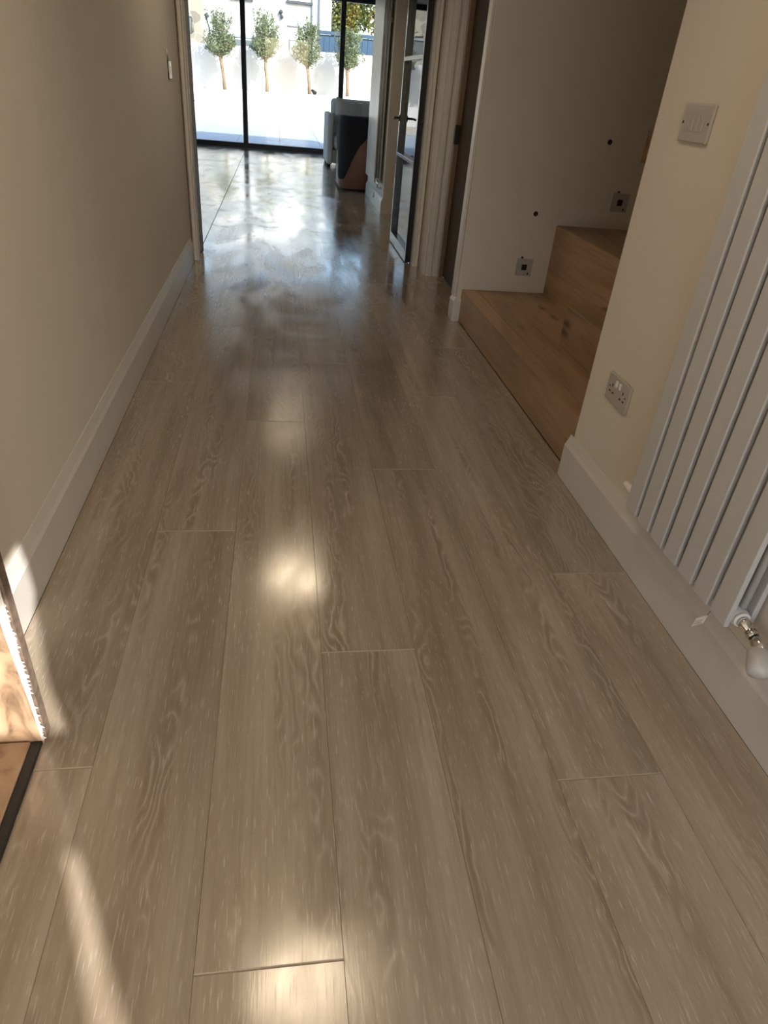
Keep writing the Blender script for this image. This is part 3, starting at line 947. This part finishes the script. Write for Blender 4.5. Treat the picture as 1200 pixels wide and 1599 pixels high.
ch = thing('armchair', 'brown leather tub armchair with its back to the hall, under a black throw', 'armchair', (1.15, 9.8, 0))
def tub_outline(x0, x1, y0, y1, r, n=8):
    pts = []
    for cx, cy, a0 in ((x1 - r, y1 - r, 0), (x0 + r, y1 - r, 90), (x0 + r, y0 + r, 180), (x1 - r, y0 + r, 270)):
        for k in range(n + 1):
            a = math.radians(a0 + 90 * k / n)
            pts.append((cx + r * math.cos(a), cy + r * math.sin(a)))
    return pts
def tub(x0, x1, y0, y1, r, z0, z1, rt=0.04):
    bm = bm_new()
    levels = [(z0, 0), (z1 - rt, 0), (z1 - rt * 0.4, rt * 0.25), (z1, rt)]
    rings = []
    for z, ins in levels:
        rings.append([bm.verts.new((x, y, z)) for x, y in tub_outline(x0 + ins, x1 - ins, y0 + ins, y1 - ins, r - ins)])
    n = len(rings[0])
    for i in range(len(rings) - 1):
        for k in range(n):
            bm.faces.new((rings[i][k], rings[i][(k + 1) % n], rings[i + 1][(k + 1) % n], rings[i + 1][k])).smooth = True
    bm.faces.new(rings[-1])
    bm.faces.new(list(reversed(rings[0])))
    bmesh.ops.recalc_face_normals(bm, faces=bm.faces[:])
    return bm
obj('back', tub(0.752, 1.60, 9.36, 9.62, 0.12, 0.03, 0.80), M['brown'], ch)
obj('side', tub(0.755, 0.90, 9.56, 10.15, 0.07, 0.03, 0.66), M['brown'], ch)
obj('side', tub(1.45, 1.597, 9.56, 10.15, 0.07, 0.03, 0.66), M['brown'], ch)
obj('seat', rbox((0.90, 9.60, 0.06), (1.45, 10.14, 0.44), 0.05), M['brown'], ch, smooth=True)
obj('plinth', tub(0.79, 1.56, 9.40, 10.1, 0.08, 0.0, 0.03, 0.002), M['dark'], ch)
# throw: a sheet wrapped round the outline of the back, hem dips to the left
tw = thing('throw', 'black throw draped over the brown armchair, hem sweeping down at left', 'throw', (0.95, 9.45, 0.5))
def hem_z(x):
    pts = [(0.70, 0.20), (0.755, 0.13), (0.80, 0.14), (0.85, 0.25), (0.90, 0.37), (0.97, 0.50), (1.07, 0.605), (1.2, 0.70), (1.35, 0.76), (1.6, 0.79)]
    for (a, za), (b, zb) in zip(pts, pts[1:]):
        if x <= b:
            return za + (zb - za) * max(0, (x - a)) / (b - a)
    return 0.79
outl = []
r = 0.135
for k in range(0, 11):                       # left side to the front round the corner
    pass
path = [(0.738, 9.95), (0.738, 9.8), (0.738, 9.72), (0.738, 9.645), (0.738, 9.55), (0.738, 9.485)]
for k in range(1, 9):
    a = math.radians(180 + 90 * k / 8)
    path.append((0.738 + r + r * math.cos(a), 9.342 + r + r * math.sin(a)))
for k in range(1, 15):
    path.append((0.873 + 0.50 * k / 14, 9.342))
bm = bm_new()
cols = []
for i, (x, y) in enumerate(path):
    zt_ = 0.815
    zb_ = hem_z(x) if y < 9.48 else 0.19 + (y - 9.48) * 0.8
    zt2 = zt_ if y < 9.66 else 0.70
    cols.append([bm.verts.new((x, y, zb_ + (zt2 - zb_) * j / 8)) for j in range(9)] + [bm.verts.new((x + (0.03 if y > 9.4 else 0.0), y + (0.03 if y < 9.5 else 0), zt2 + 0.012)), bm.verts.new((x + (0.10 if y > 9.45 else 0.02), min(y + 0.22, 9.645) if y < 9.6 else y, zt2 + 0.012))])
for i in range(len(cols) - 1):
    for j in range(10):
        bm.faces.new((cols[i][j], cols[i + 1][j], cols[i + 1][j + 1], cols[i][j + 1])).smooth = True
bmesh.ops.recalc_face_normals(bm, faces=bm.faces[:])
co_ = obj('cloth', bm, M['throw'], tw)
sm_ = co_.modifiers.new('thickness', 'SOLIDIFY')
sm_.thickness = 0.007
sm_.offset = 0
obj('hem', tube([(0.731, 9.62, 0.28), (0.730, 9.53, 0.45), (0.733, 9.50, 0.30), (0.735, 9.49, 0.17)], 0.006, 6), M['hem'], tw, label='pale hem')

# ------------------------------------------------------------------ outside: terrace, planter, walls
GZ = -0.06
struct('ground', box((-30, YW + 0.3, GZ - 0.3), (30, 80, GZ - 0.05)), M['ground'])
struct('ground_drive_bounce', box((-12, -16, -0.35), (12, Y0 - 0.12, -0.08)), M['drive'])  # unseen drive, added pale to bounce sunlight into the hall
terr = empty_struct('terrace', (0, 19, GZ))
slab = mesh_of('paving_slab', box((-0.446, -0.296, -0.04), (0.446, 0.296, 0), 0.003), M['tile'])
for i in range(10):
    for j in range(16):
        obj('paving_slab', slab, None, terr, loc=(-4.05 + i * 0.9, 14.62 - 19 + j * 0.6, rnd.uniform(-0.002, 0.002)))
def sloped_wall(x0, x1, y0, y1, zb, za, zbb):
    bm = bm_new()
    add_prism(bm, [(x0, y0, zb), (x1, y0, zb), (x1, y0, zbb), (x0, y0, za)], (0, y1 - y0, 0))
    return bm
pw = empty_struct('wall_planter', (0, 24.1, 0))
obj('front_face', sloped_wall(-6, 6, 24.0, 24.2, GZ - 0.05, 0.735 - 0.18, 0.735 + 0.18), M['render'], pw)
struct('ground_bed', sloped_wall(-6, 6, 24.2, 25.8, GZ - 0.05, 0.70 - 0.18, 0.70 + 0.18), M['soil'])
struct('trim_5', box((-6, 23.72, GZ - 0.05), (1.15, 24.0, 0.14), 0.01), M['band'])  # low beige band along the foot of the planter face
rw = empty_struct('wall_garden', (0, 25.9, 0))
obj('render_face', sloped_wall(-6, 6, 25.8, 26.0, GZ - 0.05, 1.885 - 0.13, 1.885 + 0.13), M['render'], rw)
# garden spotlight
gs = thing('garden_spotlight', 'small black garden spotlight on planter by the third olive trunk', 'spotlight', (1.03, 24.3, 0.77))
obj('head', tube([(1.10, 24.25, 0.80), (1.05, 24.28, 0.83), (0.985, 24.32, 0.88)], [0.055, 0.05, 0.03], 12), M['dark'], gs)
obj('spike', tube([(1.05, 24.28, 0.83), (1.05, 24.28, 0.70)], 0.012, 8), M['dark'], gs)

# ------------------------------------------------------------------ olive trees
def olive(x, y, z0, lean, seed, label, hh=1.0, fork=0.82):
    R = random.Random(seed)
    t = thing('olive_tree', label, 'tree', (x, y, z0), 'olive trees in the raised bed')
    zt = fork
    tr = [(0, 0, -0.03), (lean * 0.2 + R.uniform(-.015, .015), 0, zt * 0.35), (lean * 0.6 + R.uniform(-.02, .02), 0, zt * 0.7), (lean, 0, zt)]
    obj('trunk', tube(tr, [0.062, 0.05, 0.048, 0.055], 10), M['bark'], t, loc=(0, 0, 0))
    bb = bm_new()
    tips = []
    for k in range(34):
        a = R.uniform(0, 2 * PI)
        up = R.uniform(0.15, 1.0)
        ln = R.uniform(0.55, 0.98) * hh
        out = 0.55 * math.sqrt(1 - (up - 0.25) ** 2 if up < 1.2 else 0.1) * R.uniform(0.5, 1.0)
        p0 = Vector((lean, 0, zt - 0.02))
        p1 = p0 + Vector((math.cos(a) * out * 0.6, math.sin(a) * out * 0.6, 0.12 + ln * up * 0.45))
        p2 = p0 + Vector((math.cos(a) * out, math.sin(a) * out, 0.10 + ln * up))
        add_tube(bb, [p0, p1, p2], [0.014, 0.008, 0.003], 5, False)
        tips.append((p0, p1, p2))
    for k in range(16):                                   # upright shoots at the top
        a = R.uniform(0, 2 * PI)
        q = R.uniform(0.03, 0.50)
        p0 = Vector((lean + math.cos(a) * q * 0.5, math.sin(a) * q * 0.5, zt + 0.55))
        p1 = Vector((lean + math.cos(a) * q * 0.9, math.sin(a) * q * 0.9, zt + 0.8))
        p2 = Vector((lean + math.cos(a) * q, math.sin(a) * q, zt + R.uniform(0.85, 1.22) * hh))
        add_tube(bb, [p0, p1, p2], [0.007, 0.005, 0.002], 4, False)
        tips.append((p0, p1, p2))
    obj('branches', bb, M['bark'], t, loc=(0, 0, 0))
    vs, fs = [], []
    def leaf(c, d):
        d = d.normalized()
        n = Vector((R.uniform(-1, 1), R.uniform(-1, 1), R.uniform(-1, 1)))
        s = d.cross(n)
        if s.length < 1e-3:
            return
        s.normalize()
        l, w = R.uniform(0.055, 0.095), R.uniform(0.010, 0.016)
        i = len(vs)
        vs.extend([c, c + d * l * 0.5 + s * w, c + d * l, c + d * l * 0.5 - s * w])
        fs.append((i, i + 1, i + 2, i + 3))
    for p0, p1, p2 in tips:
        for k in range(70):
            u = R.uniform(0.25, 1.0)
            c = p0 * (1 - u) ** 2 + p1 * 2 * u * (1 - u) + p2 * u * u
            sp = 0.085 * (1.15 - u)
            c = c + Vector((R.gauss(0, sp), R.gauss(0, sp), R.gauss(0, sp)))
            leaf(c, Vector((R.uniform(-1, 1), R.uniform(-1, 1), R.uniform(-0.3, 1.4))))
    for k in range(1300):                                 # inner crown
        d = Vector((R.gauss(0, 1), R.gauss(0, 1), R.gauss(0, 1))).normalized() * (R.random() ** 0.5)
        c = Vector((lean + d.x * 0.42, d.y * 0.42, zt + 0.42 + d.z * 0.42))
        leaf(c, Vector((R.uniform(-1, 1), R.uniform(-1, 1), R.uniform(-0.5, 1.2))))
    me = bpy.data.meshes.new('foliage')
    me.from_pydata(vs, [], fs)
    me.materials.append(M['olive'])
    o = obj('foliage', me, None, t, loc=(0, 0, 0))
    o['kind'] = 'stuff'
olive(-1.66, 24.75, 0.66, -0.09, 11, 'leftmost olive tree, beside the stone house corner, trunk bending left', 1.0, 0.84)
olive(-0.38, 24.75, 0.70, -0.03, 22, 'olive tree just right of the left window mullion', 1.02, 0.84)
olive(0.93, 24.75, 0.75, -0.08, 33, 'olive tree before the small green blind window and blue fence end', 1.04, 0.72)
olive(2.13, 24.75, 0.77, -0.05, 44, 'rightmost olive tree, behind the right window mullion before blue fence', 0.98, 0.72)

# ------------------------------------------------------------------ house beyond the garden wall
HY = 33.0
hs = thing('house', 'white rendered house beyond the garden wall', 'house', (-1, HY + 2, 0))
obj('wall', box((-2.9, HY, -0.3), (2.04, HY + 6, 5.8)), M['render2'], hs)
obj('stone_wall', box((-9.0, HY - 0.25, -0.3), (-2.9, HY + 5, 5.6)), M['stone'], hs, label='pale rubble stone wing')
obj('corner_pier', box((1.60, HY - 0.06, -0.3), (2.06, HY, 5.8)), M['render2'], hs)
obj('roof', prism([(-2.9, HY - 0.3, 5.8), (-2.9, HY + 6.3, 5.8), (-2.9, HY + 3, 7.0)], (5.0, 0, 0)), M['slate'], hs)
def hwin(x0, x1, z0, z1, sill=True, fill='winglass', fr='winframe', bars=0):
    w = obj('window', box((x0, HY - 0.02, z0), (x1, HY + 0.05, z1)), M[fr], hs)
    n = bars + 1
    for i in range(n):
        a = x0 + 0.04 + (x1 - x0 - 0.08) * i / n + (0.02 if i else 0)
        b = x0 + 0.04 + (x1 - x0 - 0.08) * (i + 1) / n - (0.02 if i < n - 1 else 0)
        obj('pane', box((a, HY - 0.03, z0 + 0.04), (b, HY - 0.018, z1 - 0.04)), M[fill], w, loc=(0, 0, 0))
    if sill:
        obj('sill', box((x0 - 0.08, HY - 0.12, z0 - 0.09), (x1 + 0.10, HY, z0)), M['slate'], hs)
hwin(0.37, 1.22, 3.68, 5.2, True, 'winframe')
hwin(-1.80, -1.10, 3.60, 5.2, True, 'winframe')
hwin(-1.85, -0.95, 1.30, 2.30, False, 'winglass', 'winframe', 1)
obj('lintel', box((-1.9, HY - 0.06, 2.32), (-0.88, HY, 2.40)), M['pipe'], hs)
hwin(0.38, 1.02, 1.45, 2.42, False, 'blind', 'slate')
obj('drip_mould', box((0.33, HY - 0.08, 2.86), (1.33, HY, 2.91)), M['pipe'], hs)
obj('downpipe', tube([(1.31, HY - 0.07, 0), (1.31, HY - 0.07, 5.7)], 0.045, 10), M['pipe'], hs)
obj('downpipe', tube([(1.60, HY - 0.12, 0), (1.60, HY - 0.12, 5.7)], 0.04, 10), M['pipe'], hs)
obj('arch_frame', tube([(-3.35, HY - 0.28, 2.35), (-3.30, HY - 0.28, 2.75), (-3.45, HY - 0.28, 2.98), (-3.75, HY - 0.28, 3.0)], 0.05, 8), M['stone'], hs)
obj('stone_window', box((-3.8, HY - 0.29, 2.3), (-3.36, HY - 0.24, 2.9)), M['winglass'], hs)
obj('stone_sill', box((-3.9, HY - 0.36, 2.82), (-3.33, HY - 0.25, 2.90)), M['pipe'], hs)
fx = thing('wall_lamp', 'dark twin outdoor lamp fitting on the white house wall', 'lamp', (0.07, HY - 0.1, 3.2))
obj('upper_head', tube([(0.04, HY - 0.16, 3.24), (0.08, HY - 0.06, 3.29)], [0.06, 0.08], 10), M['slate'], fx)
obj('lower_head', tube([(0.10, HY - 0.16, 3.09), (0.11, HY - 0.06, 3.13)], [0.05, 0.07], 10), M['slate'], fx)
obj('arm', tube([(0.08, HY - 0.06, 3.29), (0.07, HY, 3.21), (0.11, HY - 0.06, 3.13)], 0.015, 8), M['slate'], fx)
lp = thing('lamp_post', 'slim lamp post with dark pointed lantern behind the leftmost olive', 'lamp post', (-2.45, 29.0, 0))
obj('post', tube([(-2.36, 29, GZ - 0.05), (-2.38, 29, 2.3), (-2.47, 29, 2.62)], 0.025, 8), M['slate'], lp)
obj('lantern', tube([(-2.50, 29, 2.58), (-2.46, 29, 2.70), (-2.45, 29, 2.80)], [0.03, 0.095, 0.01], 8), M['slate'], lp)
# blue board fence
fe = thing('board_fence', 'blue painted vertical board fence above the garden wall', 'fence', (2.6, 27.5, 0))
fb = mesh_of('board', box((-0.0928, -0.012, 0), (0.0928, 0.012, 2.52), 0.008), M['fence'])
for i in range(18):
    obj('board', fb, None, fe, loc=(1.39 - 2.6 + i * 0.186, 0, GZ - 0.05 + rnd.uniform(0, 0.004)))
obj('top_rail', box((1.29, 27.44, 2.46), (4.7, 27.56, 2.56)), M['fence'], fe)
obj('backing', box((1.30, 27.514, 0.0), (4.69, 27.53, 2.45)), M['fence'], fe)
obj('middle_rail', box((1.29, 27.531, 1.2), (4.7, 27.56, 1.3)), M['fence'], fe)
# autumn tree
def leaf_cloud(name, blobs, count, size, mat, parent, seed):
    R = random.Random(seed)
    vs, fs = [], []
    for (c, rx, rz), n in zip(blobs, count):
        for k in range(n):
            d = Vector((R.gauss(0, 1), R.gauss(0, 1), R.gauss(0, 1))).normalized() * (R.random() ** 0.4)
            p = Vector((c[0] + d.x * rx, c[1] + d.y * rx, c[2] + d.z * rz))
            a = Vector((R.uniform(-1, 1), R.uniform(-1, 1), R.uniform(-1, 1))).normalized()
            b = a.cross(Vector((R.uniform(-1, 1), R.uniform(-1, 1), R.uniform(-1, 1)))).normalized()
            l = size * R.uniform(0.6, 1.2)
            i = len(vs)
            vs.extend([p, p + a * l * 0.5 + b * l * 0.35, p + a * l, p + a * l * 0.5 - b * l * 0.35])
            fs.append((i, i + 1, i + 2, i + 3))
    me = bpy.data.meshes.new(name)
    me.from_pydata(vs, [], fs)
    me.materials.append(mat)
    o = obj(name, me, None, parent, loc=(0, 0, 0))
    o['kind'] = 'stuff'
    return o
def big_tree(x, y, label, seed, s=1.0):
    t = thing('broadleaf_tree', label, 'tree', (x, y, GZ - 0.05))
    obj('trunk', tube([(0, 0, 0), (0.1, 0, 1.6 * s), (0, 0.1, 3.6 * s)], [0.28 * s, 0.2 * s, 0.1 * s], 10), M['bark2'], t, loc=(0, 0, 0))
    R = random.Random(seed)
    blobs = [((R.uniform(-1.5, 1.5) * s, R.uniform(-1.5, 1.5) * s, (1.9 + R.uniform(0, 4.2)) * s), R.uniform(0.8, 1.2) * s, R.uniform(0.7, 1.0) * s) for _ in range(22)]
    leaf_cloud('foliage', blobs, [620] * 22, 0.15 * s, M['autumn'], t, seed)
big_tree(3.9, 42.0, 'yellow and orange autumn tree behind the blue fence, crown reaching low', 7, 1.0)
big_tree(8.6, 46.5, 'second autumn tree farther right behind the blue fence', 9, 1.1)
